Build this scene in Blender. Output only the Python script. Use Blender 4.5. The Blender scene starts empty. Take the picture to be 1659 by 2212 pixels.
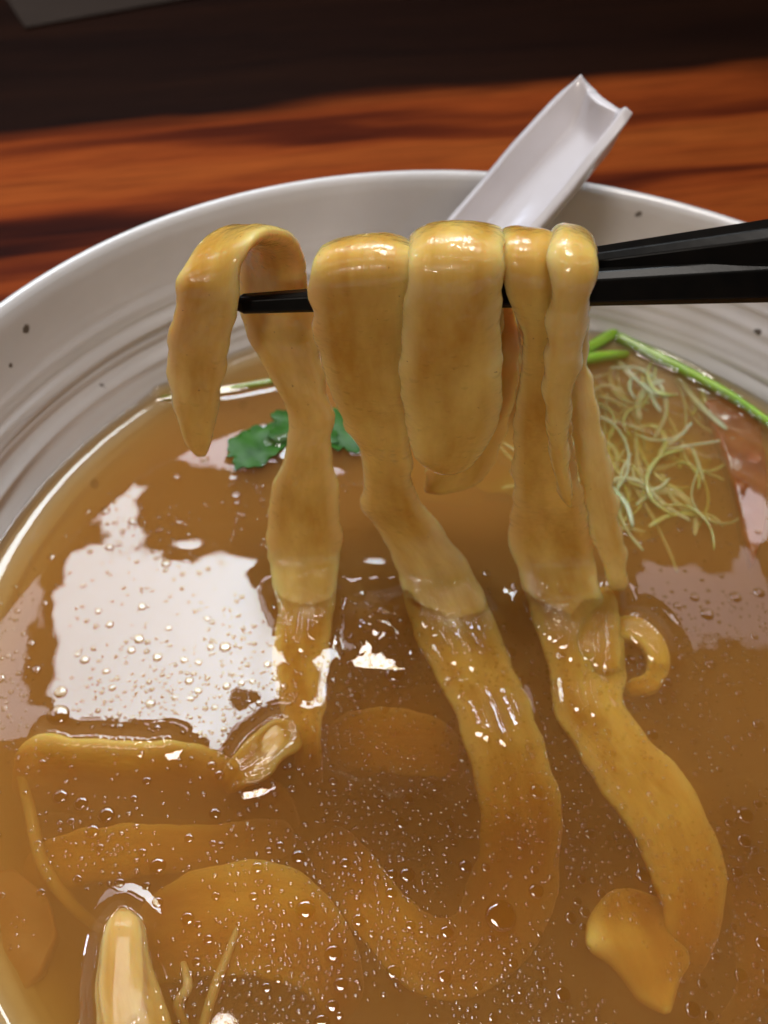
import bpy, bmesh, math, random
import numpy as np
from mathutils import Vector, Matrix, noise, kdtree

random.seed(7)
rng = np.random.default_rng(7)
scene = bpy.context.scene
COL = scene.collection

# ------------------------------------------------------------------ camera
W, H, F = 1659.0, 2212.0, 2100.0
CAM = Vector((-0.0205, -0.0957, 0.156))
PITCH, ROLL = 0.879, 0.06
fw = Vector((0, math.cos(PITCH), -math.sin(PITCH)))
r0 = Vector((1, 0, 0)); u0 = r0.cross(fw)
rt = r0 * math.cos(ROLL) + u0 * math.sin(ROLL)
up = -r0 * math.sin(ROLL) + u0 * math.cos(ROLL)
cd = bpy.data.cameras.new('camera'); cam = bpy.data.objects.new('camera', cd); COL.objects.link(cam)
m = Matrix((rt, up, -fw)).transposed().to_4x4(); m.translation = CAM
cam.matrix_world = m
cd.sensor_fit = 'VERTICAL'; cd.sensor_height = 24; cd.lens = F / H * 24
cd.clip_start = 0.005; cd.clip_end = 50
cd.dof.use_dof = True; cd.dof.focus_distance = 0.142; cd.dof.aperture_fstop = 15
scene.camera = cam

# ------------------------------------------------------------------ world, lamps, exposure
wd = bpy.data.worlds.new('World'); scene.world = wd; wd.use_nodes = True
wd.node_tree.nodes['Background'].inputs[0].default_value = (1.0, 0.62, 0.42, 1)
wd.node_tree.nodes['Background'].inputs[1].default_value = 0.03

def lamp(name, kind, loc, target, power, color, **kw):
    ld = bpy.data.lights.new(name, kind); ld.energy = power; ld.color = color
    for k, v in kw.items(): setattr(ld, k, v)
    o = bpy.data.objects.new(name, ld); COL.objects.link(o); o.location = loc
    o.rotation_euler = (Vector(target) - Vector(loc)).to_track_quat('-Z', 'Y').to_euler()
    return o
def panel(name, x0, x1, y0, y1, h, rad, color, spread):
    # a flat ceiling panel facing straight down
    A = (x1 - x0) * (y1 - y0)
    o = lamp(name, 'AREA', ((x0 + x1) / 2, (y0 + y1) / 2, h), ((x0 + x1) / 2, (y0 + y1) / 2, 0), rad * math.pi * A, color,
             shape='RECTANGLE', size=x1 - x0, size_y=y1 - y0, spread=math.radians(spread))
    o.rotation_euler = (0, 0, 0)
    return o
def aimed_panel(name, x0, x1, y0, y1, h, rad, color, spread=60):
    # a ceiling panel of narrowed spread tipped towards the bowl, so that it lights the bowl more than the back of the table
    c = Vector(((x0 + x1) / 2, (y0 + y1) / 2, h)); el = math.atan2(h, c.y)
    sx, sy = x1 - x0, (y1 - y0) * math.sin(el); hs = math.radians(spread / 2)
    gain = math.tan(hs) / (math.tan(hs) - hs)
    o = lamp(name, 'AREA', c, (c.x, 0, 0), rad * math.pi * sx * sy / gain, color, shape='RECTANGLE', size=sx, size_y=sy, spread=math.radians(spread))
    return o
aimed_panel('ceiling_panel_light', -0.46, 0.06, 0.49, 0.75, 1.0, 28, (0.86, 0.95, 1.0), 76)
aimed_panel('ceiling_panel_light', -0.44, -0.39, 0.755, 0.91, 1.0, 26, (0.86, 0.95, 1.0), 76)
aimed_panel('ceiling_panel_light', 0.36, 0.56, 0.66, 0.79, 1.0, 5, (1.0, 0.84, 0.92), 76)
aimed_panel('ceiling_panel_light', 0.545, 0.65, 0.84, 0.97, 1.0, 15, (1.0, 0.9, 0.95), 76)
aimed_panel('ceiling_panel_light', -0.70, -0.492, 0.45, 0.78, 1.0, 9, (0.96, 0.92, 1.0), 90)
aimed_panel('ceiling_panel_light', -0.60, -0.445, 0.80, 0.95, 1.0, 10, (0.96, 0.92, 1.0), 90)
aimed_panel('ceiling_panel_light', -0.382, -0.05, 0.935, 1.04, 1.0, 13, (0.96, 0.90, 1.0), 90)
# lamp over the bowl and a thin tube behind the diner
lamp('pendant_light', 'AREA', (-0.05, 0.015, 0.80), (-0.05, 0.015, 0.0), 0.85, (1.0, 0.93, 0.86), shape='RECTANGLE', size=0.16, size_y=0.16, spread=math.radians(100))
panel('ceiling_tube_light', -0.85, 0.75, -0.62, -0.58, 1.0, 11, (1.0, 0.90, 0.82), 180)
lamp('counter_lamp_light', 'AREA', (-0.30, -0.95, 0.48), (-0.01, 0.02, 0.04), 1.5, (1.0, 0.90, 0.80), shape='DISK', size=0.12)
lamp('cool_display_light', 'AREA', (-0.5, 0.10, 0.45), (-0.03, 0.02, 0.05), 0.35, (0.65, 0.78, 1.0), shape='RECTANGLE', size=0.05, size_y=0.05)

vs = scene.view_settings
vs.view_transform = 'Standard'; vs.look = 'None'; vs.gamma = 1.0; vs.use_curve_mapping = False
vs.exposure = 0.0
cy = scene.cycles
cy.use_denoising = True
cy.max_bounces = 7; cy.diffuse_bounces = 3; cy.glossy_bounces = 4; cy.transmission_bounces = 4
cy.volume_bounces = 3; cy.transparent_max_bounces = 24
cy.sample_clamp_indirect = 4.0
cy.use_adaptive_sampling = True; cy.adaptive_threshold = 0.012; cy.adaptive_min_samples = 32
cy.caustics_reflective = False; cy.caustics_refractive = False

# ------------------------------------------------------------------ helpers
def ray(x, y): return fw + rt * ((x - W / 2) / F) - up * ((y - H / 2) / F)
def S(x, y, z=0.0):
    d = ray(x, y); return CAM + d * ((z - CAM.z) / d.z)
def D(x, y, Y):
    d = ray(x, y); return CAM + d * ((Y - CAM.y) / d.y)

def mesh_obj(name, verts, faces, mat, parent=None, smooth=True):
    me = bpy.data.meshes.new(name); me.from_pydata([tuple(v) for v in verts], [], faces); me.update()
    me.polygons.foreach_set('use_smooth', [smooth] * len(me.polygons))
    o = bpy.data.objects.new(name, me); COL.objects.link(o); me.materials.append(mat)
    if parent: o.parent = parent
    return o
def empty(name, loc=(0, 0, 0)):
    o = bpy.data.objects.new(name, None); COL.objects.link(o); o.location = loc; o.empty_display_size = 0.01
    return o
def tag(o, label=None, cat=None, group=None, kind=None):
    if label: o['label'] = label
    if cat: o['category'] = cat
    if group: o['group'] = group
    if kind: o['kind'] = kind
    return o
def put(o, parent):   # parent keeping world coordinates of the mesh
    o.parent = parent; o.matrix_parent_inverse = Matrix.Translation(parent.location).inverted()
    return o

class NT:
    def __init__(s, name):
        s.m = bpy.data.materials.new(name); s.m.use_nodes = True; s.t = s.m.node_tree; s.t.nodes.clear()
        s.out = s.t.nodes.new('ShaderNodeOutputMaterial')
    def n(s, typ, **kw):
        nd = s.t.nodes.new('ShaderNode' + typ)
        for k, v in kw.items():
            if k == 'ins':
                for a, b in v.items(): nd.inputs[a].default_value = b
            else: setattr(nd, k, v)
        return nd
    def l(s, a, b): s.t.links.new(a, b)
    def ramp(s, fac, stops):
        r = s.n('ValToRGB'); e = r.color_ramp.elements
        while len(e) < len(stops): e.new(0.5)
        for el, (p, c) in zip(e, stops): el.position = p; el.color = c if len(c) == 4 else (*c, 1)
        s.l(fac, r.inputs[0]); return r.outputs[0]
    def tex(s, scale, detail=3, rough=0.5, vec=None):
        t = s.n('TexNoise', ins={'Scale': scale, 'Detail': detail, 'Roughness': rough})
        if vec is None:
            if not hasattr(s, 'co'): s.co = s.n('TexCoord').outputs['Object']
            vec = s.co
        s.l(vec, t.inputs['Vector']); return t.outputs['Fac']
    def bump(s, h, dist, strength=1.0, normal=None):
        b = s.n('Bump', ins={'Strength': strength, 'Distance': dist}); s.l(h, b.inputs['Height'])
        if normal: s.l(normal, b.inputs['Normal'])
        return b.outputs[0]

def principled(k, **ins):
    p = k.n('BsdfPrincipled')
    for a, b in ins.items(): p.inputs[a.replace('_', ' ')].default_value = b
    k.l(p.outputs[0], k.out.inputs['Surface']); return p

# ------------------------------------------------------------------ materials
def mat_noodle(name, c0, c1, ce, beads=True):
    k = NT(name)
    p = principled(k, Roughness=0.32, IOR=1.42, Subsurface_Weight=0.9, Subsurface_Scale=0.0032, Coat_Weight=1.0, Coat_Roughness=0.03, Coat_IOR=1.38)
    p.inputs['Subsurface Radius'].default_value = (1.0, 0.5, 0.16)
    uv = k.n('TexCoord').outputs['UV']
    mp = k.n('Mapping'); mp.inputs['Scale'].default_value = (1.0, 0.35, 1.0); k.l(uv, mp.inputs[0])
    st = mp.outputs[0]
    f = k.tex(0.38, 4, 0.6, st)
    col = k.ramp(f, [(0.32, c0), (0.68, c1)])
    # paler towards the edges: light through thinner dough painted into the colour
    sx = k.n('SeparateXYZ'); k.l(uv, sx.inputs[0])
    at = k.n('Attribute', attribute_name='edge')
    em = k.n('MapRange', ins={'From Min': 0.62, 'From Max': 1.0, 'To Min': 0.0, 'To Max': 0.75}); k.l(at.outputs['Fac'], em.inputs[0])
    mx = k.n('Mix', data_type='RGBA'); k.l(em.outputs[0], mx.inputs[0]); k.l(col, mx.inputs[6]); mx.inputs[7].default_value = (*ce, 1)
    # a few darker flecks of bran
    fl = k.ramp(k.tex(1400, 2), [(0.74, (0, 0, 0)), (0.80, (1, 1, 1))])
    m2 = k.n('Mix', data_type='RGBA'); k.l(fl, m2.inputs[0]); k.l(mx.outputs[2], m2.inputs[6]); m2.inputs[7].default_value = (0.25, 0.12, 0.03, 1)
    k.l(m2.outputs[2], p.inputs['Base Color'])
    b1 = k.bump(k.tex(1.3, 3, 0.5, st), 0.0005, 0.4)
    k.l(b1, p.inputs['Normal'])
    c1_ = k.bump(k.tex(1.8, 2, 0.5, uv), 0.00045, 0.8)
    c2_ = k.bump(k.tex(900, 2, 0.5), 0.00010, 0.7, c1_)
    # under the broth the wet film has no surface of its own, so no gloss there
    gz = k.n('SeparateXYZ'); k.l(k.n('NewGeometry').outputs['Position'], gz.inputs[0])
    wz = k.n('MapRange', ins={'From Min': -0.0006, 'From Max': 0.0004, 'To Min': 0.0, 'To Max': 1.0}); k.l(gz.outputs['Z'], wz.inputs[0])
    k.l(wz.outputs[0], p.inputs['Coat Weight'])
    wz2 = k.n('Math', operation='MULTIPLY', ins={1: 0.5}); k.l(wz.outputs[0], wz2.inputs[0]); k.l(wz2.outputs[0], p.inputs['Specular IOR Level'])
    vo = k.n('TexVoronoi', ins={'Scale': 520.0, 'Randomness': 1.0}); k.l(k.co, vo.inputs['Vector'])
    sp = k.n('SeparateColor'); k.l(vo.outputs['Color'], sp.inputs[0])
    rd = k.n('MapRange', ins={'From Min': 0.35, 'From Max': 1.0, 'To Min': 0.0, 'To Max': 0.42}); k.l(sp.outputs[0], rd.inputs[0])
    bd = k.n('Math', operation='SUBTRACT', use_clamp=True); k.l(rd.outputs[0], bd.inputs[0]); k.l(vo.outputs['Distance'], bd.inputs[1])
    c3_ = k.bump(bd.outputs[0], 0.0018, 0.9, c2_)
    if beads: k.l(c3_, p.inputs['Coat Normal'])
    else:
        wz.inputs['To Max'].default_value = 0.18; p.inputs['Coat Roughness'].default_value = 0.08; p.inputs['Roughness'].default_value = 0.45
    return k.m
M_NOOD = mat_noodle('noodle_dough', (0.54, 0.28, 0.04), (0.78, 0.56, 0.15), (0.84, 0.69, 0.29))
M_NOOD_SLEEK = mat_noodle('noodle_dough_sleek', (0.50, 0.27, 0.06), (0.66, 0.44, 0.15), (0.74, 0.58, 0.28), beads=False)
M_NOOD_PALE = mat_noodle('noodle_dough_pale', (0.62, 0.37, 0.07), (0.80, 0.61, 0.20), (0.85, 0.72, 0.33))

def mat_glaze(name, base, speck=True):
    k = NT(name)
    p = principled(k, Roughness=0.22, IOR=1.5, Coat_Weight=0.4, Coat_Roughness=0.05)
    f = k.tex(22, 4, 0.6)
    col = k.ramp(f, [(0.3, tuple(c * 0.86 for c in base)), (0.7, base)])
    if speck:
        v = k.n('TexVoronoi', ins={'Scale': 110.0, 'Randomness': 1.0}); k.l(k.co, v.inputs['Vector'])
        d = k.n('TexNoise', ins={'Scale': 900.0}); k.l(k.co, d.inputs['Vector'])
        # size of each speck follows the random colour of its cell; most cells have none
        sep = k.n('SeparateColor'); k.l(v.outputs['Color'], sep.inputs[0])
        th = k.n('MapRange', ins={'From Min': 0.25, 'From Max': 1.0, 'To Min': 0.0, 'To Max': 0.17}); k.l(sep.outputs[0], th.inputs[0])
        wob = k.n('Math', operation='MULTIPLY_ADD', ins={1: 0.10, 2: -0.05}); k.l(d.outputs['Fac'], wob.inputs[0])
        ds = k.n('Math', operation='ADD'); k.l(v.outputs['Distance'], ds.inputs[0]); k.l(wob.outputs[0], ds.inputs[1])
        df = k.n('Math', operation='SUBTRACT'); k.l(th.outputs[0], df.inputs[0]); k.l(ds.outputs[0], df.inputs[1])
        mr = k.n('MapRange', ins={'From Min': -0.01, 'From Max': 0.03, 'To Min': 0.0, 'To Max': 0.9}); k.l(df.outputs[0], mr.inputs[0])
        mx = k.n('Mix', data_type='RGBA'); k.l(mr.outputs[0], mx.inputs[0]); k.l(col, mx.inputs[6]); mx.inputs[7].default_value = (0.05, 0.035, 0.025, 1)
        col = mx.outputs[2]
    k.l(col, p.inputs['Base Color'])
    b = k.bump(k.tex(260, 3), 0.0002, 0.35)
    k.l(b, p.inputs['Normal'])
    return k.m
M_BOWL = mat_glaze('speckled_grey_white_glaze', (0.71, 0.695, 0.70))
M_SPOON = mat_glaze('white_melamine', (0.80, 0.765, 0.80), speck=False)

def mat_simple(name, col, rough, col2=None, scale=60, bump=0.0, **kw):
    k = NT(name); p = principled(k, Roughness=rough, **kw)
    f = k.tex(scale, 4, 0.6)
    k.l(k.ramp(f, [(0.3, col), (0.7, col2 or col)]), p.inputs['Base Color'])
    if bump: k.l(k.bump(f, bump, 0.6), p.inputs['Normal'])
    return k.m
M_CHOP = mat_simple('black_lacquer', (0.003, 0.003, 0.003), 0.30, (0.006, 0.005, 0.004), 300, 0.00006, IOR=1.36, Specular_IOR_Level=0.22)
M_STEM = mat_simple('green_stem', (0.20, 0.42, 0.02), 0.25, (0.32, 0.55, 0.05), 120, 0.0002, Subsurface_Weight=0.4, Subsurface_Scale=0.0015, Coat_Weight=0.6)
M_LEAF = mat_simple('dark_green_leaf', (0.012, 0.070, 0.004), 0.4, (0.035, 0.14, 0.010), 260, 0.0003, Specular_IOR_Level=0.2)
M_CABB = mat_simple('pale_cabbage', (0.36, 0.42, 0.12), 0.25, (0.52, 0.55, 0.24), 90, 0.0006, Subsurface_Weight=0.5, Subsurface_Scale=0.002, Coat_Weight=0.6)
M_VEIN = mat_simple('cabbage_vein', (0.58, 0.70, 0.42), 0.25, (0.78, 0.82, 0.66), 90, 0.0002, Subsurface_Weight=0.3, Subsurface_Scale=0.002, Alpha=0.55)
M_MUSH = mat_simple('orange_brown_slice', (0.22, 0.065, 0.014), 0.25, (0.34, 0.12, 0.03), 150, 0.0004, Subsurface_Weight=0.4, Subsurface_Scale=0.002, Coat_Weight=0.6)
M_MEAT = mat_simple('pinkish_meat', (0.42, 0.22, 0.12), 0.4, (0.55, 0.33, 0.20), 90, 0.0006, Subsurface_Weight=0.4, Subsurface_Scale=0.002)
M_SPROUT = mat_simple('pale_sprout', (0.72, 0.62, 0.40), 0.3, (0.80, 0.70, 0.5), 100, 0.0002, Subsurface_Weight=0.5, Subsurface_Scale=0.002)
M_PAPER = mat_simple('paper_painted_shade', (0.040, 0.028, 0.022), 0.8, (0.048, 0.034, 0.027), 30, Specular_IOR_Level=0.1)  # pale sheet darkened: the shade at the table's back is in its colour

def mat_liquid(name, tint, ior, volume=None, bumps=(), refr=0):
    k = NT(name)
    fr = k.n('Fresnel', ins={'IOR': ior}); gl = k.n('BsdfGlossy', ins={'Roughness': 0.02})
    tr = k.n('BsdfRefraction', ins={'Color': (*tint, 1), 'IOR': refr, 'Roughness': 0.0}) if refr else k.n('BsdfTransparent', ins={'Color': (*tint, 1)}); mx = k.n('MixShader')
    nrm = None
    for sc, dist, st in bumps: nrm = k.bump(k.tex(sc, 2), dist, st, nrm)
    if nrm: k.l(nrm, fr.inputs['Normal']); k.l(nrm, gl.inputs['Normal'])
    k.l(fr.outputs[0], mx.inputs[0]); k.l(tr.outputs[0], mx.inputs[1]); k.l(gl.outputs[0], mx.inputs[2])
    k.l(mx.outputs[0], k.out.inputs['Surface'])
    if volume:
        sc_c, sc_d, ab_c, ab_d = volume
        vsn = k.n('VolumeScatter', ins={'Color': (*sc_c, 1), 'Density': sc_d, 'Anisotropy': 0.0})
        van = k.n('VolumeAbsorption', ins={'Color': (*ab_c, 1), 'Density': ab_d})
        av = k.n('AddShader'); k.l(vsn.outputs[0], av.inputs[0]); k.l(van.outputs[0], av.inputs[1])
        k.l(av.outputs[0], k.out.inputs['Volume'])
    return k.m
M_SOUP = mat_liquid('brown_broth', (1, 1, 1), 1.48, ((1.0, 0.68, 0.33), 140.0, (0.91, 0.67, 0.09), 265.0))
M_OIL = mat_liquid('clear_oil', (0.95, 0.90, 0.76), 1.62, refr=0)

def mat_wood():
    k = NT('red_brown_wood'); p = principled(k, Roughness=0.6, IOR=1.35, Coat_Weight=0.0, Coat_Roughness=0.2, Specular_IOR_Level=0.12)
    co = k.n('TexCoord').outputs['Object']; k.co = co
    warp = k.n('Mapping'); warp.inputs['Scale'].default_value = (5.0, 22.0, 5.0); k.l(co, warp.inputs[0])
    w1 = k.tex(1.0, 3, 0.5, warp.outputs[0])
    # wandering grain coordinate: across the plank plus a slow wobble
    sx = k.n('SeparateXYZ'); k.l(co, sx.inputs[0])
    wob = k.n('Math', operation='MULTIPLY_ADD', ins={1: 0.045}); k.l(w1, wob.inputs[0]); k.l(sx.outputs['Y'], wob.inputs[2])
    cb = k.n('CombineXYZ'); k.l(wob.outputs[0], cb.inputs[1])
    xs = k.n('Math', operation='MULTIPLY', ins={1: 0.05}); k.l(sx.outputs['X'], xs.inputs[0]); k.l(xs.outputs[0], cb.inputs[0])
    band = k.tex(30.0, 3, 0.55, cb.outputs[0])
    col = k.ramp(band, [(0.34, (0.026, 0.004, 0.002)), (0.41, (0.12, 0.018, 0.004)), (0.47, (0.30, 0.056, 0.009)), (0.70, (0.42, 0.10, 0.016))])
    # shade over the far part of the board, painted in as dark brown
    back_shade = k.n('Math', operation='MULTIPLY_ADD', ins={1: 0.06}); k.l(w1, back_shade.inputs[0]); k.l(sx.outputs['Y'], back_shade.inputs[2])
    shade_mask = k.n('MapRange', ins={'From Min': 0.030, 'From Max': 0.046}); k.l(back_shade.outputs[0], shade_mask.inputs[0])
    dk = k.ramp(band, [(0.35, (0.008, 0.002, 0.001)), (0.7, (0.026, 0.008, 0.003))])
    mx = k.n('Mix', data_type='RGBA'); k.l(shade_mask.outputs[0], mx.inputs[0]); k.l(col, mx.inputs[6]); k.l(dk, mx.inputs[7])
    fine = k.n('Mapping'); fine.inputs['Scale'].default_value = (30.0, 900.0, 30.0); k.l(co, fine.inputs[0])
    fg = k.tex(1.0, 3, 0.6, fine.outputs[0])
    m2 = k.n('Mix', data_type='RGBA', blend_type='MULTIPLY'); m2.inputs[0].default_value = 0.9
    k.l(mx.outputs[2], m2.inputs[6]); k.l(k.ramp(fg, [(0.35, (0.55, 0.5, 0.5)), (0.6, (1, 1, 1))]), m2.inputs[7])
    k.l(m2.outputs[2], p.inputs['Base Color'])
    k.l(k.bump(fg, 0.0003, 0.4), p.inputs['Normal'])
    return k.m
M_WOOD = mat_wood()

# ------------------------------------------------------------------ table
ZT = -0.050
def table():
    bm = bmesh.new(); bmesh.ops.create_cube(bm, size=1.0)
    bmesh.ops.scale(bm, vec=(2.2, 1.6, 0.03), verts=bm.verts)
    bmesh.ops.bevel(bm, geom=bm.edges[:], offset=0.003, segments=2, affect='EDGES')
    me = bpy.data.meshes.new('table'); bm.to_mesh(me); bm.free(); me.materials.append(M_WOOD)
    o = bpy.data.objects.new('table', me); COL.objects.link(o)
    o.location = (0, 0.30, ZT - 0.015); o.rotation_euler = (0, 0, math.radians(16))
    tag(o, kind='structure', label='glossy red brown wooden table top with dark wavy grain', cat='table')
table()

# ------------------------------------------------------------------ bowl
RR, RS, ZR = 0.1100, 0.0976, 0.0345
def bowl():
    root = empty('noodle_bowl', (0, 0, ZT))
    # closed profile (radius, z, ridge weight), inner bottom to rim, rim to outer foot
    key_in = [(0.0, -0.0415), (0.03, -0.0405), (0.055, -0.036), (0.074, -0.025), (0.0865, -0.0115), (0.0930, -0.0050), (0.0976, 0.0), (0.1019, 0.012), (0.1050, 0.023), (0.1066, 0.0315)]
    lip = [(0.1070, 0.0333), (0.1077, 0.0343), (0.1086, 0.0347), (0.1094, 0.0344), (0.1099, 0.0336), (0.1099, 0.0325)]
    key_out = [(0.1085, 0.024), (0.1060, 0.012), (0.1020, 0.0), (0.094, -0.014), (0.081, -0.027), (0.060, -0.038), (0.049, -0.0415), (0.030, -0.0440), (0.0, -0.0445)]
    def dens(keys, n):
        pts = []
        for i in range(len(keys) - 1):
            p0 = Vector(keys[max(i - 1, 0)]); p1 = Vector(keys[i]); p2 = Vector(keys[i + 1]); p3 = Vector(keys[min(i + 2, len(keys) - 1)])
            for j in range(n):
                t = j / n
                pts.append(0.5 * ((2 * p1) + (-p0 + p2) * t + (2 * p0 - 5 * p1 + 4 * p2 - p3) * t * t + (-p0 + 3 * p1 - 3 * p2 + p3) * t ** 3))
        return pts
    pin = dens(key_in, 16); prof = pin + dens(lip, 3) + dens(key_out, 5) + [Vector(key_out[-1])]
    n_in = len(pin)
    NA = 420
    V = []; Fc = []
    for i, p in enumerate(prof):
        r, z = p
        for a in range(NA):
            th = 2 * math.pi * a / NA
            rr, zz = r, z
            if i < n_in and z > -0.02:
                # throwing rings: a spiral of soft ridges that come and go round the wall
                ph = z * 1000.0 + th * 0.55
                wgt = max(0.0, min(1.0, (0.0235 - z) / 0.006))
                e = 0.5 + 0.9 * noise.noise((math.cos(th) * 2.2, math.sin(th) * 2.2, z * 130))
                g = noise.noise((ph * 0.42, th * 0.5, 3.1)) + 0.6 * noise.noise((ph * 1.1, th * 0.8, 9.7))
                rr += 0.0015 * g * wgt * max(0.15, e)
            rr += 0.0006 * math.sin(2 * th + 1.0) * max(0, min(1, (z + 0.03) / 0.06)) * 0.5
            zz += 0.0004 * math.sin(3 * th + .4) * (z > 0.0) * z / ZR
            V.append((rr * math.cos(th), rr * math.sin(th), zz))
    for i in range(len(prof) - 1):
        for a in range(NA):
            b = (a + 1) % NA
            Fc.append((i * NA + a, i * NA + b, (i + 1) * NA + b, (i + 1) * NA + a))
    put(mesh_obj('body', V, Fc, M_BOWL), root)
    # foot ring
    V = []; Fc = []; N = 96
    fr = [(0.036, -0.0425), (0.0365, ZT + 0.001), (0.0385, ZT), (0.042, ZT), (0.0440, ZT + 0.001), (0.0470, -0.0405)]
    for r, z in fr:
        for a in range(N): V.append((r * math.cos(2 * math.pi * a / N), r * math.sin(2 * math.pi * a / N), z))
    for i in range(len(fr) - 1):
        for a in range(N): Fc.append((i * N + a, i * N + (a + 1) % N, (i + 1) * N + (a + 1) % N, (i + 1) * N + a))
    put(mesh_obj('foot_ring', V, Fc, M_BOWL), root)
    tag(root, 'large off white stoneware bowl with dark specks and ridged inner wall', 'bowl')
bowl()

# ------------------------------------------------------------------ ribbons (noodles)
NEAR = []      # points where noodles break the surface (for the meniscus of the broth)
SHALLOW = []   # points of noodles lying just under the surface
def cr(a, b, c, d, t):
    return 0.5 * ((2 * b) + (c - a) * t + (2 * a - 5 * b + 4 * c - d) * t * t + (-a + 3 * b - 3 * c + d) * t ** 3)
def ribbon(name, st, mat, thick=0.0030, seed=0, edge=0.0006, lump=0.00045, bow=0.0, cap0=True, cap1=True, step=0.0007, rec=True, pw=0.55, M=40):
    """st: list of (left edge, right edge) points along the noodle."""
    n = len(st); L = [s[0] for s in st]; R = [s[1] for s in st]
    rows = []
    for i in range(n - 1):
        seg = ((L[i] + R[i]) / 2 - (L[i + 1] + R[i + 1]) / 2).length
        k = max(3, int(seg / step))
        for j in range(k + (1 if i == n - 2 else 0)):
            t = j / k
            i0, i3 = max(i - 1, 0), min(i + 2, n - 1)
            rows.append((cr(L[i0], L[i], L[i + 1], L[i3], t), cr(R[i0], R[i], R[i + 1], R[i3], t)))
    Cn = [(a + b) / 2 for a, b in rows]; N = len(rows)
    arc = [0.0]
    for i in range(1, N): arc.append(arc[-1] + (Cn[i] - Cn[i - 1]).length)
    tot = arc[-1]
    V = []; Fc = []; UV = []; ED = []; prevn = None
    for i in range(N):
        T = Cn[min(i + 2, N - 1)] - Cn[max(i - 2, 0)]
        if T.length < 1e-9: T = Vector((0, 0, 1))
        T.normalize(); Wv = rows[i][1] - rows[i][0]; w = Wv.length / 2; Wv.normalize()
        nn = T.cross(Wv)
        if nn.length < 1e-6 and prevn is not None: nn = prevn.copy()
        nn.normalize()
        if prevn is not None: nn = (nn * 0.5 + prevn * 0.5).normalized()
        prevn = nn.copy()
        s = arc[i]
        e = 1.0
        rc = min(0.006, tot * 0.2)
        if cap0 and s < rc: e = min(e, math.sqrt(max(0.0, 1 - (1 - s / rc) ** 2)))
        if cap1 and tot - s < rc: e = min(e, math.sqrt(max(0.0, 1 - (1 - (tot - s) / rc) ** 2)))
        e = max(e, 0.04)
        el = edge * (noise.noise((s * 240, seed * 7.3, 0.1)) + 0.25 * noise.noise((s * 620, seed * 3.1, 4.4)))
        er = edge * (noise.noise((s * 240, seed * 5.7, 8.9)) + 0.25 * noise.noise((s * 620, seed * 2.3, 7.7)))
        tt = thick / 2 * (1 + 0.05 * noise.noise((s * 90, seed * 1.7, 2.2)))
        for k in range(M):
            a = 2 * math.pi * k / M
            ca, sa = math.cos(a), math.sin(a)
            u = math.copysign(abs(ca) ** pw, ca); v = math.copysign(abs(sa) ** 0.8, sa)
            ww = (w + (er if u > 0 else el) * u ** 4) * (0.35 + 0.65 * e)
            if ww < 0.0003: ww = 0.0003
            th = tt * (0.15 + 0.85 * e) * (1 - 0.12 * u * u + 0.10 * noise.noise((u * 1.8, s * 60, seed * 9.1)))
            p = Cn[i] + Wv * (u * ww) + nn * (v * th + bow * (1 - u * u) * w)
            q = p * 130
            p = p + nn * (lump * noise.noise((q.x, q.y, q.z + seed * 11))) * (0.3 + 0.7 * e)
            V.append(p); UV.append((u * w / 0.003 + seed * 3.7, s / 0.003)); ED.append(max(abs(u), 1 - e))
    for i in range(N - 1):
        for k in range(M):
            Fc.append((i * M + k, i * M + (k + 1) % M, (i + 1) * M + (k + 1) % M, (i + 1) * M + k))
    Fc.append(tuple(range(M - 1, -1, -1))); Fc.append(tuple((N - 1) * M + k for k in range(M)))
    if rec:
        for p in V:
            if abs(p.z) < 0.0006: NEAR.append(p)
            elif -0.0030 < p.z < 0: SHALLOW.append(p)
    o = mesh_obj(name, V, Fc, mat); me = o.data
    li = np.empty(len(me.loops), dtype=np.int32); me.loops.foreach_get('vertex_index', li)
    ul = me.uv_layers.new(name='UVMap'); ul.data.foreach_set('uv', np.array(UV, dtype=np.float32)[li].ravel())
    at = me.attributes.new('edge', 'FLOAT', 'POINT'); at.data.foreach_set('value', np.array(ED, dtype=np.float32))
    return o

YC = 0.018                    # the chopsticks' depth
YF, YB = YC - 0.0065, YC + 0.0085
def dd(*rows): return [(D(a, b, c), D(d, e, f)) for a, b, c, d, e, f in rows]
def ss(*rows): return [(S(a, b, e), S(c, d, f)) for a, b, c, d, e, f in rows]
def df(Y, *rows): return [(D(a, b, Y), D(c, d, Y)) for a, b, c, d in rows]
def lerpY(Y0, Y1, *rows):
    n = len(rows); out = []
    for i, (a, b, c, d) in enumerate(rows):
        Y = Y0 + (Y1 - Y0) * i / max(1, n - 1); out.append((D(a, b, Y), D(c, d, Y)))
    return out

HANG = 'wide noodles lifted on the chopsticks'
SUB = 'noodles lying in the broth'
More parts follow.
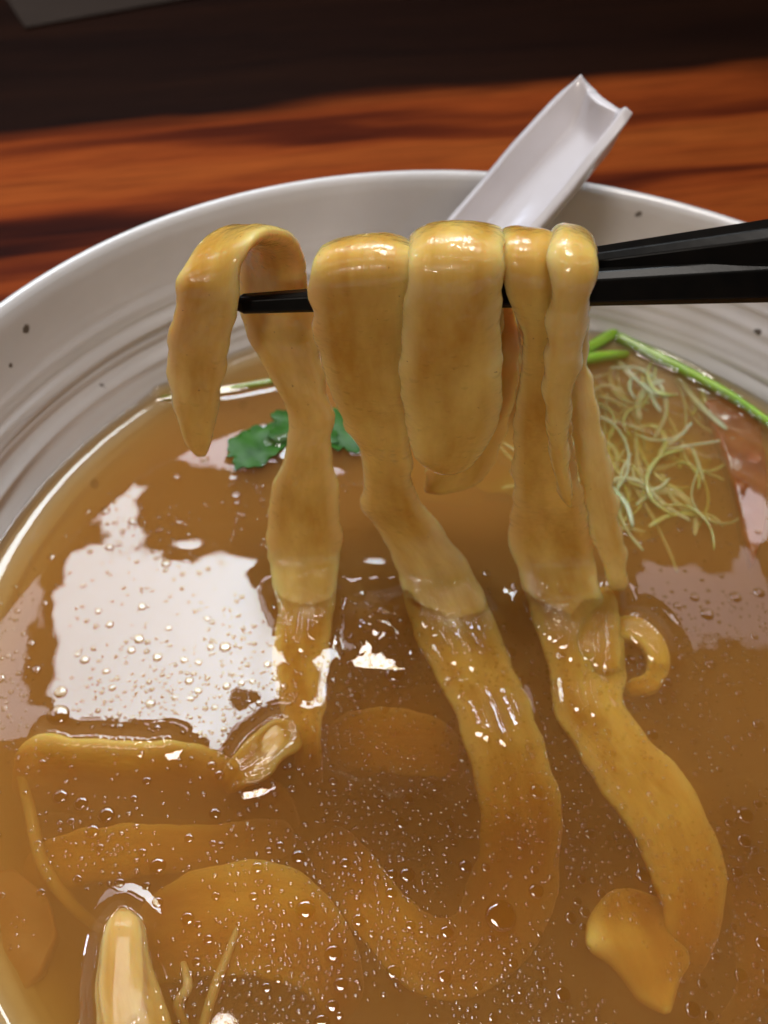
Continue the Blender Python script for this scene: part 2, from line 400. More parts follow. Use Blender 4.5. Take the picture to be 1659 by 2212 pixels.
# left noodle: short free end in front, arch over the tip, long strand behind running into the broth
stA = lerpY(YF, YF, (418, 985, 455, 985), (388, 915, 468, 905), (360, 780, 490, 775), (374, 665, 512, 672), (388, 600, 518, 612)) + dd(
    (412, 556, YF + .003, 526, 566, YF), (448, 524, YC + .001, 545, 526, YF + .001), (498, 500, YC + .005, 585, 502, YC - .002),
    (522, 512, YB + .002, 632, 517, YC + .002), (520, 560, YB + .003, 658, 562, YC + .006), (514, 625, YB + .002, 668, 615, YC + .007)) + lerpY(YB, 0.0185,
    (523, 685, 680, 685), (548, 748, 692, 748), (606, 850, 706, 842), (628, 912, 722, 905), (614, 980, 716, 965), (587, 1060, 730, 1045),
    (578, 1125, 738, 1130)) + ss((580, 1195, 736, 1195, .0060, .0060), (590, 1250, 732, 1252, .0022, .0022), (598, 1300, 724, 1302, -.0004, -.0004),
    (596, 1345, 716, 1355, -.0018, -.0018), (586, 1425, 712, 1430, -.0024, -.0024), (604, 1520, 700, 1525, -.003, -.003), (630, 1600, 695, 1605, -.004, -.004), (650, 1700, 700, 1700, -.013, -.013))
tag(ribbon('noodle', stA, M_NOOD, 0.0027, 1, bow=0.05), 'wide noodle arched over the bare chopstick tip with a short free end hanging in front', 'noodle', HANG)
# second noodle
stB = lerpY(YB + .006, YB, (800, 960, 890, 960), (790, 850, 890, 850), (740, 740, 884, 740), (700, 620, 880, 620)) + dd(
    (696, 560, YC + .005, 881, 552, YC + .005), (700, 536, YC + .001, 896, 528, YC + .001), (684, 549, YC - .0042, 896, 540, YC - .0042), (669, 588, YF - .0005, 896, 572, YF - .0005)) + lerpY(YF, 0.0195,
    (671, 650, 896, 650), (682, 740, 892, 740), (705, 820, 888, 830), (738, 900, 887, 900), (770, 965, 890, 985), (786, 1035, 893, 1050),
    (778, 1090, 925, 1105)) + ss((812, 1140, 972, 1165, .0120, .0110), (846, 1205, 1022, 1232, .0060, .0050), (866, 1262, 1048, 1290, .0020, .0014), (878, 1312, 1066, 1335, -.0006, -.0008),
    (892, 1360, 1085, 1385, -.0019, -.0019), (935, 1450, 1122, 1470, -.0026, -.0026), (985, 1550, 1160, 1560, -.0022, -.0022), (1018, 1650, 1190, 1650, -.0032, -.0032),
    (1035, 1740, 1212, 1745, -.005, -.005), (1035, 1830, 1210, 1850, -.008, -.0075), (1015, 1900, 1195, 1960, -.0095, -.0085), (990, 1960, 1140, 2070, -.010, -.009),
    (955, 1985, 1050, 2140, -.009, -.008), (915, 1975, 960, 2165, -.008, -.007), (880, 1940, 860, 2120, -.006, -.006), (840, 1890, 785, 2030, -.006, -.006), (790, 1830, 710, 1940, -.009, -.009), (740, 1770, 660, 1860, -.014, -.014))
tag(ribbon('noodle', stB, M_NOOD, 0.0027, 2, bow=0.07, lump=0.0007), 'long wide noodle twisting down from the chopsticks and curling into a U under the broth', 'noodle', HANG)
# flap noodle with rounded bottom
stC = lerpY(YB + .001, YB, (905, 760, 1085, 760), (900, 640, 1088, 640)) + dd(
    (892, 550, YC + .006, 1086, 535, YC + .006), (888, 516, YC + .0005, 1090, 507, YC + .0005), (884, 528, YC - .0055, 1090, 519, YC - .0055), (880, 578, YF - .0028, 1088, 562, YF - .0026)) + lerpY(YF - .0026, YF + .001,
    (873, 660, 1084, 650), (868, 740, 1083, 740), (864, 815, 1086, 815), (872, 890, 1082, 885), (884, 955, 1058, 950), (905, 1000, 1020, 1008), (930, 1016, 990, 1018))
tag(ribbon('noodle', stC, M_NOOD, 0.0027, 3, bow=0.10, lump=0.0007), 'broad flap of noodle with a rounded lower end hanging at the middle of the chopsticks', 'noodle', HANG)
# back fold behind the flap
stC2 = dd((960, 600, YB + .001, 1100, 600, YB + .001)) + lerpY(YB + .003, YB + .001, (940, 700, 1118, 700), (935, 800, 1122, 800), (940, 880, 1108, 885), (935, 960, 1082, 965), (915, 1030, 1040, 1035), (905, 1060, 960, 1070))
tag(ribbon('noodle', stC2, M_NOOD, 0.0030, 4, bow=-0.05), 'shaded noodle fold hanging behind the broad rounded flap', 'noodle', HANG)
# fourth noodle
stD = lerpY(YB + .006, YB, (1130, 760, 1180, 760), (1110, 640, 1190, 640)) + dd(
    (1092, 545, YC + .006, 1195, 545, YC + .006), (1080, 510, YC + .001, 1200, 519, YC + .001), (1079, 524, YC - .0042, 1202, 531, YC - .0042), (1080, 572, YF - .0005, 1204, 577, YF - .0005)) + lerpY(YF, 0.0205,
    (1094, 628, 1204, 640), (1122, 700, 1206, 700), (1127, 780, 1205, 780), (1116, 870, 1228, 870), (1108, 980, 1238, 975), (1110, 1075, 1262, 1070), (1098, 1145, 1282, 1145)) + ss((1110, 1205, 1287, 1205, .0062, .0062), (1124, 1255, 1294, 1258, .0024, .0024), (1142, 1305, 1312, 1305, -.0004, -.0004),
    (1165, 1380, 1345, 1370, -.0019, -.0019), (1185, 1450, 1350, 1450, -.0026, -.0026), (1195, 1530, 1350, 1520, -.0022, -.0026), (1245, 1620, 1400, 1595, -.0026, -.003), (1300, 1705, 1475, 1670, -.003, -.003),
    (1362, 1795, 1530, 1770, -.003, -.004), (1405, 1885, 1562, 1860, -.004, -.004), (1432, 1965, 1565, 1960, -.005, -.005), (1440, 2040, 1540, 2050, -.007, -.007), (1430, 2100, 1500, 2130, -.012, -.012))
tag(ribbon('noodle', stD, M_NOOD, 0.0029, 5, bow=0.05), 'wide noodle with a wavy outline entering the broth beside the narrow scalloped ribbon', 'noodle', HANG)
# narrow scalloped ribbon on the right, with its strand behind
stE = lerpY(0.0165, YB + .004, (1310, 1275, 1362, 1275), (1296, 1210, 1355, 1210), (1268, 1120, 1340, 1120), (1250, 1040, 1325, 1040), (1236, 950, 1308, 950), (1234, 860, 1290, 860), (1228, 780, 1270, 780), (1215, 690, 1275, 690), (1200, 610, 1285, 610)) + dd(
    (1196, 540, YC + .006, 1285, 548, YC + .006), (1190, 506, YC + .001, 1282, 528, YC + .001), (1188, 518, YC - .005, 1287, 545, YC - .005), (1187, 572, YF - .003, 1290, 585, YF - .003)) + lerpY(YF - .003, YF - .003,
    (1186, 655, 1272, 660), (1176, 755, 1256, 765), (1171, 845, 1238, 855), (1177, 915, 1228, 925), (1188, 985, 1230, 995), (1205, 1050, 1238, 1055), (1222, 1090, 1240, 1092))
tag(ribbon('noodle', stE, M_NOOD_PALE, 0.0034, 6, edge=0.0009, bow=0.08), 'narrow scalloped noodle ribbon nearest the thick ends of the chopsticks', 'noodle', HANG)

# pieces in the broth
def sub(label, rows, th=0.003, seed=0, mat=M_NOOD, **kw):
    return tag(ribbon('noodle', ss(*rows), mat, th, seed, **kw), label, 'noodle', SUB)
sub('rounded noodle lump standing proud of the broth against the wavy wide noodle', [(1262, 1270, 1330, 1270, -.0016, -.0012), (1250, 1325, 1338, 1325, -.0012, -.0008), (1232, 1395, 1342, 1395, -.0018, -.0012), (1240, 1500, 1348, 1480, -.003, -.003)], .0034, 11, M_NOOD)
sub('small noodle loop curling out of the broth beside the wavy wide noodle', [(1320, 1325, 1310, 1378, -.0018, -.0018), (1385, 1342, 1365, 1387, -.0015, -.0015), (1432, 1384, 1392, 1410, -.0016, -.0016), (1445, 1440, 1398, 1440, -.0022, -.0022), (1425, 1490, 1385, 1462, -.003, -.003), (1360, 1510, 1340, 1475, -.005, -.005)], .003, 12, M_NOOD)
sub('flat wide noodle with its upper edge breaking the surface below the white reflection', [(40, 1585, 20, 1740, -.002, -.013), (110, 1584, 90, 1750, -.0006, -.013), (200, 1596, 200, 1760, -.0002, -.013), (300, 1602, 310, 1760, -.0003, -.013), (400, 1602, 420, 1770, -.0010, -.014), (500, 1640, 540, 1790, -.004, -.015), (620, 1690, 660, 1810, -.008, -.016)], .003, 13)
sub('short curled noodle end poking up beside the arched noodle strand', [(640, 1560, 660, 1620, -.002, -.002), (590, 1555, 612, 1640, -.0006, -.0006), (545, 1590, 580, 1675, -.0008, -.001), (500, 1640, 535, 1700, -.002, -.002), (480, 1690, 500, 1720, -.006, -.006)], .003, 14, M_NOOD)
sub('broad noodle lying deep in the broth in front of the sprout', [(290, 1950, 300, 2140, -.009, -.010), (420, 1880, 430, 2110, -.0055, -.007), (560, 1860, 560, 2110, -.0042, -.006), (670, 1900, 650, 2140, -.005, -.007), (750, 2000, 690, 2180, -.007, -.008), (800, 2130, 720, 2240, -.013, -.013)], .003, 15)
sub('pointed noodle tip rising out of the broth with a bright wet outline', [(250, 1966, 280, 1962, .0000, .0000), (228, 1990, 312, 1985, .0002, .0000), (217, 2060, 322, 2055, .0002, -.0006), (206, 2140, 345, 2130, .0000, -.0012), (208, 2240, 380, 2240, -.0006, -.002), (205, 2340, 400, 2340, -.003, -.003)], .0036, 16, M_NOOD_SLEEK, edge=.0003)
sub('twisted noodle end with a pointed corner resting just under the broth', [(1295, 1925, 1390, 1915, -.005, -.006), (1272, 1985, 1440, 1955, -.0040, -.0095), (1268, 2040, 1475, 2015, -.0020, -.0080), (1318, 2085, 1488, 2075, -.0045, -.0065), (1372, 2150, 1470, 2120, -.0058, -.0058), (1425, 2190, 1458, 2180, -.003, -.003)], .0035, 17)
sub('dim noodle strand crossing under the twisting noodle', [(700, 1560, 720, 1660, -.012, -.012), (800, 1530, 820, 1670, -.0065, -.008), (920, 1540, 930, 1680, -.0065, -.008), (1010, 1600, 1000, 1700, -.012, -.012)], .003, 18)
sub('dim noodle lying deep below the flat wide noodle', [(60, 1830, 40, 1940, -.010, -.011), (180, 1790, 200, 1910, -.006, -.008), (340, 1780, 350, 1890, -.006, -.008), (480, 1780, 500, 1880, -.007, -.009), (620, 1760, 650, 1850, -.012, -.012)], .003, 19)
sub('dim noodle lying deep beyond the twisted noodle end', [(1560, 2212, 1500, 2290, -.014, -.014), (1590, 2120, 1680, 2140, -.010, -.010), (1580, 2020, 1690, 2010, -.010, -.010), (1560, 1900, 1680, 1880, -.014, -.014)], .003, 20)

# ------------------------------------------------------------------ other food
def tube(name, pts, rad, mat, seg=14, parent=None, rec=True, lump=0.1, flat=1.0):
    n = len(pts); rows = []
    for i in range(n - 1):
        i0, i3 = max(i - 1, 0), min(i + 2, n - 1)
        for j in range(12 + (1 if i == n - 2 else 0)):
            t = j / 12
            rows.append((cr(pts[i0], pts[i], pts[i + 1], pts[i3], t), rad[i] * (1 - t) + rad[i + 1] * t))
    V = []; Fc = []; N = len(rows)
    for i, (p, r) in enumerate(rows):
        T = (rows[min(i + 1, N - 1)][0] - rows[max(i - 1, 0)][0]).normalized()
        a = T.cross(Vector((0, 0, 1))).normalized(); b = a.cross(T)
        for k in range(seg):
            th = 2 * math.pi * k / seg
            rr = r * (1 + lump * noise.noise((p.x * 300 + k * .7, p.y * 300, p.z * 300)))
            V.append(p + a * (math.cos(th) * rr) + b * (math.sin(th) * rr * flat))
    for i in range(N - 1):
        for k in range(seg): Fc.append((i * seg + k, i * seg + (k + 1) % seg, (i + 1) * seg + (k + 1) % seg, (i + 1) * seg + k))
    Fc.append(tuple(range(seg - 1, -1, -1))); Fc.append(tuple((N - 1) * seg + k for k in range(seg)))
    if rec:
        for p in V:
            if abs(p.z) < 0.0007: NEAR.append(p)
    return mesh_obj(name, V, Fc, mat, parent)

STEMS = 'green herb stems at the edge of the broth'
tag(tube('herb_sprig', [S(1235, 775, .0005), S(1300, 735, .0012), S(1368, 697, .003)], [.0013, .0015, .0013], M_STEM), 'short cut green stem leaning up out of the broth onto the bowl wall', 'herb stem', STEMS)
tag(tube('herb_sprig', [S(1335, 728, .0015), S(1450, 785, .0008), S(1560, 845, .0006), S(1650, 905, .0006), S(1720, 960, .0004)], [.0014, .0013, .0012, .0011, .0010], M_STEM), 'long green stem lying along the bowl wall beside the spoon side of the broth', 'herb stem', STEMS)
tag(tube('herb_sprig', [S(1225, 785, -.0002), S(1290, 772, .0002), S(1355, 765, -.0004)], [.0013, .0015, .0010], M_STEM), 'stubby pale green stem end floating below the crossed stems', 'herb stem', STEMS)
tag(tube('herb_sprig', [S(345, 862, -.0012), S(440, 850, -.0008), S(520, 836, -.0004), S(640, 815, -.0006)], [.0006, .0007, .0008, .0008], M_STEM), 'thin green stem behind the free end of the arched noodle', 'herb stem', STEMS)

def plate(name, outline, thick, mat, parent=None, wav=0.0006, seed=0, dz=0.0, sub=3):
    """A leaf or slice: triangulated outline with real thickness and uneven faces."""
    bm = bmesh.new()
    vs_ = [bm.verts.new(p) for p in outline]
    f = bm.faces.new(vs_)
    bmesh.ops.triangulate(bm, faces=[f])
    for _ in range(sub):
        bmesh.ops.subdivide_edges(bm, edges=bm.edges[:], cuts=1, use_grid_fill=True)
        bmesh.ops.triangulate(bm, faces=bm.faces[:])
    for v in bm.verts:
        v.co.z += wav * noise.noise((v.co.x * 170, v.co.y * 170, seed * 3.3)) + dz
    bmesh.ops.recalc_face_normals(bm, faces=bm.faces[:])
    if bm.faces[0].normal.z < 0: bmesh.ops.reverse_faces(bm, faces=bm.faces[:])
    r = bmesh.ops.extrude_face_region(bm, geom=bm.faces[:])
    for v in [g for g in r['geom'] if isinstance(g, bmesh.types.BMVert)]: v.co.z += thick
    bmesh.ops.recalc_face_normals(bm, faces=bm.faces[:])
    me = bpy.data.meshes.new(name); bm.to_mesh(me); bm.free(); me.materials.append(mat)
    me.polygons.foreach_set('use_smooth', [True] * len(me.polygons))
    o = bpy.data.objects.new(name, me); COL.objects.link(o)
    if parent: put(o, parent)
    for v in me.vertices:
        if -0.003 < v.co.z < 0: SHALLOW.append(v.co.copy())
    return o

def cilantro():
    root = empty('herb_leaf', S(600, 955, 0)); tag(root, 'dark green lobed herb leaf floating behind the arched noodle strand', 'herb leaf')
    def leaf(cx, cy, ang, ln, wd_, sd):
        # three-lobed blade with a toothed margin
        pts = []; n = 66
        for i in range(n):
            t = 2 * math.pi * i / n
            r = 0.78 + 0.26 * abs(math.cos(1.5 * t)) + 0.05 * math.cos(17 * t + sd) + 0.05 * math.cos(9 * t + 2 * sd)
            x = math.cos(t) * ln * r; y = math.sin(t) * wd_ * r
            c, s_ = math.cos(ang), math.sin(ang)
            pts.append(S(cx + x * c - y * s_, cy + x * s_ + y * c, .0001))
        return pts
    plate('leaflet', leaf(568, 958, -0.45, 92, 42, 1), .0003, M_LEAF, root, .0009, 1)
    plate('leaflet', leaf(650, 930, 0.2, 80, 46, 2), .0003, M_LEAF, root, .0009, 2)
    plate('leaflet', leaf(735, 935, 0.5, 66, 40, 3), .0003, M_LEAF, root, .0009, 3)
    put(tube('stem', [S(600, 960, -.0008), S(680, 945, -.0009), S(800, 960, -.003)], [.0004, .0005, .0007], M_STEM, 8), root)
cilantro()

def cabbage():
    root = empty('shredded_cabbage', S(1400, 980, -.003)); tag(root, 'tangle of pale translucent cabbage shreds soaking beside the green herb sprigs', 'cabbage')
    out = [(1215, 830), (1290, 810), (1380, 840), (1460, 880), (1510, 940), (1530, 1010), (1500, 1080), (1450, 1150), (1370, 1180), (1270, 1160), (1180, 1110), (1060, 1070), (1000, 1040), (1080, 940), (1140, 880)]
    put(plate('leaf_piece', [S(x, y, -.0075) for x, y in out], .0008, M_CABB, None, .0030, 5, sub=4), root)
    rs = random.Random(5)
    for i in range(110):
        x0 = rs.uniform(1140, 1540); y0 = rs.uniform(810, 1130); a = rs.gauss(1.0, 0.55); ln = rs.uniform(80, 240); cv = rs.uniform(-1.7, 1.7)
        w = rs.uniform(.0002, .0008); z = rs.uniform(-.0040, -.0007); st = []
        for j in range(5):
            t = j / 4; aa = a + cv * (t - .5)
            xx = x0 + math.cos(aa) * ln * (t - .5); yy = y0 + math.sin(aa) * ln * (t - .5)
            P = S(xx, yy, z + .0007 * math.sin(3 * t + i)); q = S(xx - math.sin(aa) * 10, yy + math.cos(aa) * 10, P.z) - P
            q.normalize(); q.z = rs.uniform(-.5, .5); st.append((P - q * w, P + q * w))
        put(ribbon('shred', st, M_VEIN if i % 3 else M_CABB, .0007, 40 + i, edge=.0002, lump=.0001, rec=False, step=.0012, M=14), root)
cabbage()
tag(plate('cabbage_piece', [S(x, y, -.0105) for x, y in [(730, 960), (780, 935), (860, 980), (960, 1000), (1090, 1010), (1100, 1080), (980, 1095), (840, 1080), (750, 1040)]], .001, M_CABB, None, .002, 8), 'pale green cabbage shred soaking behind the twisting noodle', 'cabbage')
tag(plate('mushroom_slice', [S(x, y, -.0038) for x, y in [(1515, 890), (1560, 878), (1605, 890), (1635, 950), (1648, 1060), (1640, 1160), (1620, 1230), (1598, 1160), (1565, 1020)]], .0034, M_MUSH, None, .0010, 9, sub=4), 'orange brown slice breaking the broth next to the long green stem', 'mushroom slice')
tag(plate('meat_slice', [S(x, y, -.0085) for x, y in [(-60, 1900), (40, 1890), (110, 1950), (130, 2030), (100, 2110), (40, 2170), (-60, 2190)]], .003, M_MEAT, None, .0015, 10), 'pinkish meat slice sunk in the broth by the pointed noodle tip', 'meat slice')
SPR = 'pale sprouts in the broth'
tag(tube('bean_sprout', [S(530, 1955, -.005), S(500, 2040, -.004), S(465, 2130, -.004), S(435, 2230, -.005)], [.0003, .0006, .0008, .0008], M_SPROUT, 10, rec=False), 'straight pale sprout sunk over the broad deep noodle', 'sprout', SPR)
tag(tube('bean_sprout', [S(35, 1640, -.009), S(62, 1740, -.0065), S(90, 1860, -.0065), S(150, 1950, -.008), S(220, 2010, -.011)], [.0006, .0010, .0011, .001, .0008], M_SPROUT, 10, rec=False), 'curved pale sprout sunk beside the meat slice', 'sprout', SPR)
tag(tube('bean_sprout', [S(395, 2080, -.004), S(405, 2130, -.003), S(385, 2170, -.004), S(400, 2215, -.006)], [.0005, .0008, .0008, .0006], M_SPROUT, 10, rec=False), 'tiny bent sprout next to the pointed noodle tip', 'sprout', SPR)

# ------------------------------------------------------------------ broth: one closed body with a living surface
kn = kdtree.KDTree(max(1, len(NEAR)))
for i, p in enumerate(NEAR): kn.insert((p[0], p[1], 0), i)
kn.balance()
ks = kdtree.KDTree(max(1, len(SHALLOW)))
for i, p in enumerate(SHALLOW): ks.insert((p[0], p[1], 0), i)
ks.balance()
SWL = S(818, 1445)     # broth dragged up between the two lifted strands
def soup_h(x, y):
    r = math.hypot(x, y)
    h = 0.0014 * math.exp(-max(0.0, RS - r) / 0.0013)
    c, i, d = kn.find((x, y, 0))
    h += 0.0014 * math.exp(-d / 0.0014)
    c, i, d = ks.find((x, y, 0))
    h += 0.00016 * math.exp(-(d / 0.0030) ** 2)
    t = (y - SWL.y) / 0.0105
    t = max(0.0, t) if t < 1 else math.exp(-((t - 1) / 0.5) ** 2)
    if t > 0: h += 0.0031 * t * math.exp(-((x - SWL.x) / 0.0060) ** 4) * (1 + 0.25 * noise.noise((x * 400, y * 400, 3.3)))
    h += 0.000045 * noise.noise((x * 70, y * 70, 1.3)) + 0.000016 * noise.noise((x * 260, y * 260, 7.3))
    return h
def soup():
    NR, NA = 230, 900
    V = []; Fc = []
    R1 = RS + 0.0012
    V.append((0, 0, soup_h(0, 0)))
    rad = [R1 * (i / NR) for i in range(1, NR + 1)]
    for r in rad:
        for a in range(NA):
            th = 2 * math.pi * a / NA; x = r * math.cos(th); y = r * math.sin(th)
            V.append((x, y, soup_h(x, y)))
    for a in range(NA): Fc.append((0, 1 + a, 1 + (a + 1) % NA))
    for i in range(NR - 1):
        o = 1 + i * NA
        for a in range(NA): Fc.append((o + a, o + NA + a, o + NA + (a + 1) % NA, o + (a + 1) % NA))
    # underside, sunk a millimetre into the glaze of the bowl
    low = [(0.0990, -0.001), (0.0948, -0.0056), (0.0882, -0.0122), (0.0757, -0.0258), (0.056, -0.0372), (0.030, -0.0417)]
    prev = 1 + (NR - 1) * NA
    for r, z in low:
        s = len(V)
        for a in range(NA): V.append((r * math.cos(2 * math.pi * a / NA), r * math.sin(2 * math.pi * a / NA), z))
        for a in range(NA): Fc.append((prev + a, s + a, s + (a + 1) % NA, prev + (a + 1) % NA))
        prev = s
    V.append((0, 0, -0.0425)); k = len(V) - 1
    for a in range(NA): Fc.append((prev + a, k, prev + (a + 1) % NA))
    tag(mesh_obj('broth', V, Fc, M_SOUP), 'cloudy brown noodle broth filling the speckled bowl', 'broth')
soup()

# ------------------------------------------------------------------ oil droplets
def cap_mesh(seg=22, rr_=(0.45, 0.7, 0.82, 0.90, 0.955, 1.0), hgt=0.16, pw=7.0):
    # a flat lens with a steep rolled edge
    V = [(0, 0, hgt)]; Fc = []
    for rr in rr_:
        z = hgt * (1 - rr ** pw) - (0.04 if rr == 1.0 else 0)
        for k in range(seg): V.append((rr * math.cos(2 * math.pi * k / seg), rr * math.sin(2 * math.pi * k / seg), z))
    for k in range(seg): Fc.append((0, 1 + k, 1 + (k + 1) % seg))
    for i in range(len(rr_) - 1):
        o = 1 + i * seg
        for k in range(seg): Fc.append((o + k, o + seg + k, o + seg + (k + 1) % seg, o + (k + 1) % seg))
    return V, Fc
drops = []
def free(p, r):
    if math.hypot(p.x, p.y) > RS - 0.002 - r: return False
    c, i, d = kn.find((p.x, p.y, 0))
    return d > r + 0.0009
cell = {}
def clash(p, r):
    ci, cj = int(p.x / .004), int(p.y / .004)
    for a in (-1, 0, 1):
        for b in (-1, 0, 1):
            for (x, y, q) in cell.get((ci + a, cj + b), ()):
                if math.hypot(p.x - x, p.y - y) < (q + r) * 1.02: return True
    return False
def add_drop(p, r):
    if not free(p, r) or clash(p, r): return False
    drops.append((p.x, p.y, r)); cell.setdefault((int(p.x / .004), int(p.y / .004)), []).append((p.x, p.y, r)); return True
for x, y, r in [(1082, 1978, .0025), (660, 1965, .0016), (126, 1545, .0020), (131, 1495, .0012), (892, 1416, .0013), (852, 1455, .0018), (768, 1505, .0012), (185, 2090, .0022), (1300, 1655, .0004), (1528, 1327, .0014),
                (1640, 1280, .0012), (300, 1380, .0010), (340, 1420, .0009), (183, 1425, .0009), (1160, 1710, .0014), (340, 1870, .0014), (645, 1850, .0012), (1500, 1290, .0010), (1535, 1435, .0011), (1440, 1475, .0012),
                (720, 2060, .0014), (880, 1890, .0013), (960, 2110, .0011), (1390, 1890, .0013), (1610, 1760, .0015), (230, 1760, .0014), (130, 1720, .0013), (175, 1735, .0012), (405, 1985, .0011), (850, 2100, .0012)]:
    add_drop(S(x, y), r)
clusters = [(870, 1420, 60, 150), (1240, 1500, 50, 160), (700, 1640, 120, 90), (330, 1460, 220, 260), (1000, 1480, 130, 160), (560, 1480, 60, 80), (270, 1700, 150, 60), (1420, 1560, 160, 110), (640, 1850, 200, 200), (1500, 1380, 120, 110), (700, 1580, 90, 120),
            (590, 1040, 90, 90), (300, 1160, 70, 120), (1440, 1010, 90, 90), (1460, 1120, 110, 80)]
for cx, cy_, sp, n in clusters:
    for _ in range(n):
        r = min(.0011, .00022 + random.expovariate(1 / .00018))
        add_drop(S(random.gauss(cx, sp), random.gauss(cy_, sp * .8)), r)
for _ in range(10000):
    x = random.uniform(-20, 1680); y = 1280 + 950 * random.random() ** 0.8
    r = min(.0011, .00022 + random.expovariate(1 / .00015))
    if random.random() < .06: r = random.uniform(.0006, .0013)
    dn = noise.noise((x / 210, y / 210, 5.5))
    if random.random() > 0.45 + 1.3 * dn: continue
    add_drop(S(x, y), r)
drops.sort(key=lambda d: -d[2])
capV, capF = cap_mesh()
cme = bpy.data.meshes.new('oil_droplet'); cme.from_pydata(capV, [], capF); cme.materials.append(M_OIL)
cme.polygons.foreach_set('use_smooth', [True] * len(cme.polygons))
NBIG = 290
for x, y, r in drops[:NBIG]:
    o = bpy.data.objects.new('oil_droplet', cme); COL.objects.link(o)
    o.location = (x, y, soup_h(x, y) + 0.00003); o.scale = (r, r, r)
    tag(o, 'round clear oil droplet floating on the brown broth', 'oil droplet', 'oil droplets on the broth')
V = []; Fc = []; sV, sF = cap_mesh(10, (0.55, 0.85, 1.0), 0.2, 4.0)
for x, y, r in drops[NBIG:]:
    s = len(V); z = soup_h(x, y) + 0.00003
    V += [(x + a * r, y + b * r, z + c * r) for a, b, c in sV]
    Fc += [tuple(s + i for i in f) for f in sF]
tag(mesh_obj('tiny_oil_droplets', V, Fc, M_OIL), 'scatter of tiny oil droplets across the broth surface', 'oil droplets', kind='stuff')
print('drops', len(drops), 'near', len(NEAR))

# ------------------------------------------------------------------ chopsticks
def chopstick(p0, p1, w0, w1, label, rollang=0.2):
    # eight-sided, flat faces with narrow chamfers, tapering to the tip
    n = 24; V = []; Fc = []; ax = (p1 - p0).normalized()
    a = ax.cross(Vector((0, 0, 1))).normalized(); b = a.cross(ax)
    prof = []
    c = 0.62
    for sx, sy in ((1, c), (c, 1), (-c, 1), (-1, c), (-1, -c), (-c, -1), (c, -1), (1, -c)): prof.append((sx, sy))
    cr_, sr = math.cos(rollang), math.sin(rollang)
    for i in range(n + 1):
        t = i / n; r = w0 + (w1 - w0) * t
        e = 1.0 if i > 1 else (0.62, 0.92)[i]
        pos = p0.lerp(p1, t if i != 1 else 0.006)
        for u, v in prof:
            uu = (u * cr_ - v * sr) * r * e; vv = (u * sr + v * cr_) * r * e
            V.append(pos + a * uu + b * vv)
    m_ = len(prof)
    for i in range(n):
        for k in range(m_): Fc.append((i * m_ + k, i * m_ + (k + 1) % m_, (i + 1) * m_ + (k + 1) % m_, (i + 1) * m_ + k))
    Fc.append(tuple(range(m_ - 1, -1, -1))); Fc.append(tuple(n * m_ + k for k in range(m_)))
    o = mesh_obj('chopstick', V, Fc, M_CHOP, smooth=False)
    bv = o.modifiers.new('soft_edges', 'BEVEL'); bv.width = 0.00018; bv.segments = 2; bv.limit_method = 'ANGLE'
    return tag(o, label, 'chopstick', 'black chopsticks holding the noodles')
def ext(pa, pb, k): return pa + (pb - pa) * k
a0, a1 = D(508, 657, YC - .001), D(1290, 617, YC - .002)
chopstick(a0, ext(a0, a1, 4.2), .0012, .0065, 'black chopstick whose bare tip shows under the arched noodle', 0.35)
b0, b1 = D(700, 606, YC + .002), D(1290, 571, YC + .001)
b2 = D(1659, 527, YC - .001)
chopstick(b1 + (b1 - b2) * 1.45, ext(b1, b2, 6.5), .0012, .0065, 'black chopstick lying above the other with its tip buried in noodles', 0.25)

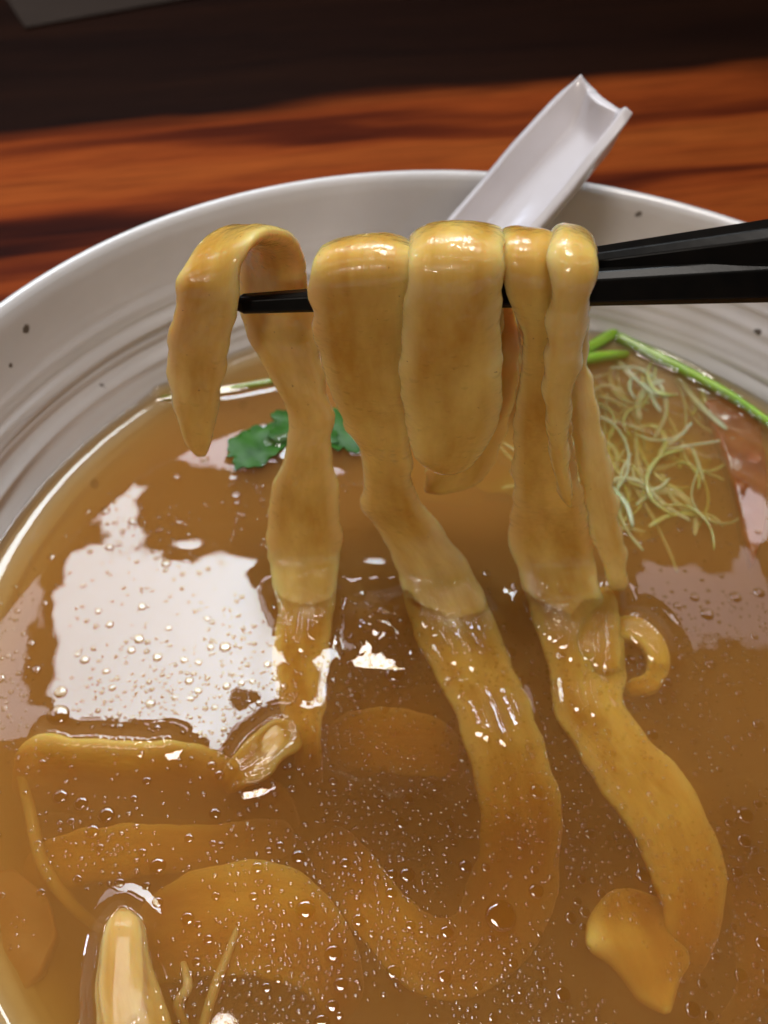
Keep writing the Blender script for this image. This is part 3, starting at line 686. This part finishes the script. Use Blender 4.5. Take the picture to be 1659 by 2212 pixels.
# ------------------------------------------------------------------ spoon
def spoon():
    A = S(1188, 384, 0.0395)                 # where the handle crosses the rim
    B = S(862, 760, 0.004)                   # where it meets the broth
    ax = (A - B).normalized()                # up the handle
    side = ax.cross(Vector((0, 0, 1))).normalized()
    nrm = side.cross(ax).normalized()
    if nrm.z < 0: nrm = -nrm
    Ltop = 0.0185; Lbot = (A - B).length + 0.034
    root = empty('soup_spoon', B); tag(root, 'white soup spoon with a channelled handle leaning over the bowl rim', 'spoon')
    NU, NV = 40, 90; V = []; Fc = []
    def section(v):
        s = -Lbot + (Lbot + Ltop) * v
        w = 0.0088 - 0.0012 * max(0, s) / Ltop
        return s, w
    top = []
    for j in range(NV + 1):
        v = j / NV; s, w = section(v)
        for i in range(NU + 1):
            u = -1 + 2 * i / NU
            au = abs(u)
            hgt = 0.0058 * max(0.0, (au - 0.60) / 0.40) ** 1.25
            # the closed end: floor sweeps up and the edge between the two corners is scooped out
            te = max(0.0, (s - (Ltop - 0.0075)) / 0.0075)
            hgt = hgt + (0.0056 * te ** 1.4) * (1 - au ** 3) * 0.9
            ss_ = s + te * (0.0026 * (au ** 2.0 - 0.55))
            fl = 0.00035 * noise.noise((u * 1.5, s * 60, 2.0))
            top.append(A + ax * ss_ + side * (u * w) + nrm * (hgt + fl))
    n1 = NU + 1
    for j in range(NV):
        for i in range(NU): Fc.append((j * n1 + i, j * n1 + i + 1, (j + 1) * n1 + i + 1, (j + 1) * n1 + i))
    h = mesh_obj('handle', top, Fc, M_SPOON)
    sm = h.modifiers.new('thickness', 'SOLIDIFY'); sm.thickness = 0.0024; sm.offset = -1 if Vector((top[n1 + 1] - top[0])).length else -1
    bv = h.modifiers.new('round_edge', 'BEVEL'); bv.width = 0.0007; bv.segments = 3; bv.limit_method = 'ANGLE'; bv.angle_limit = math.radians(50)
    put(h, root)
    # scoop, under the broth
    V = []; Fc = []; NA, NR = 36, 10
    base = A - ax * (Lbot - 0.004); dirn = Vector((ax.x, ax.y, 0)).normalized() * -1
    sd = Vector((-dirn.y, dirn.x, 0))
    c = base + dirn * 0.020 + Vector((0, 0, -0.010))
    for i in range(NR + 1):
        t = i / NR
        for a in range(NA):
            th = 2 * math.pi * a / NA
            V.append(c + dirn * (math.cos(th) * 0.024 * t) + sd * (math.sin(th) * 0.017 * t) + Vector((0, 0, 0.011 * t ** 2.4)))
    for i in range(NR):
        for a in range(NA): Fc.append((i * NA + a, i * NA + (a + 1) % NA, (i + 1) * NA + (a + 1) % NA, (i + 1) * NA + a))
    q = mesh_obj('scoop', V, Fc, M_SPOON); put(q, root)
    sm = q.modifiers.new('thickness', 'SOLIDIFY'); sm.thickness = 0.002
spoon()

# ------------------------------------------------------------------ paper on the table behind
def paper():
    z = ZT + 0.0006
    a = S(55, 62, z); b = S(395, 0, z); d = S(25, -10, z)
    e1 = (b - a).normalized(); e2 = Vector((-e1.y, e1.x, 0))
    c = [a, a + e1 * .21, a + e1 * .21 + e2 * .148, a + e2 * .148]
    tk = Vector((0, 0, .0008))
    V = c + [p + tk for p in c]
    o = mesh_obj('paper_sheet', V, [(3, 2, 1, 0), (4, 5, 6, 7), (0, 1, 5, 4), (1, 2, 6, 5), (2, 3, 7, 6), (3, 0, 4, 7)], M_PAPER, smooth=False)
    tag(o, 'plain paper sheet with its shade painted dark grey lying flat at the dark back of the table', 'paper')
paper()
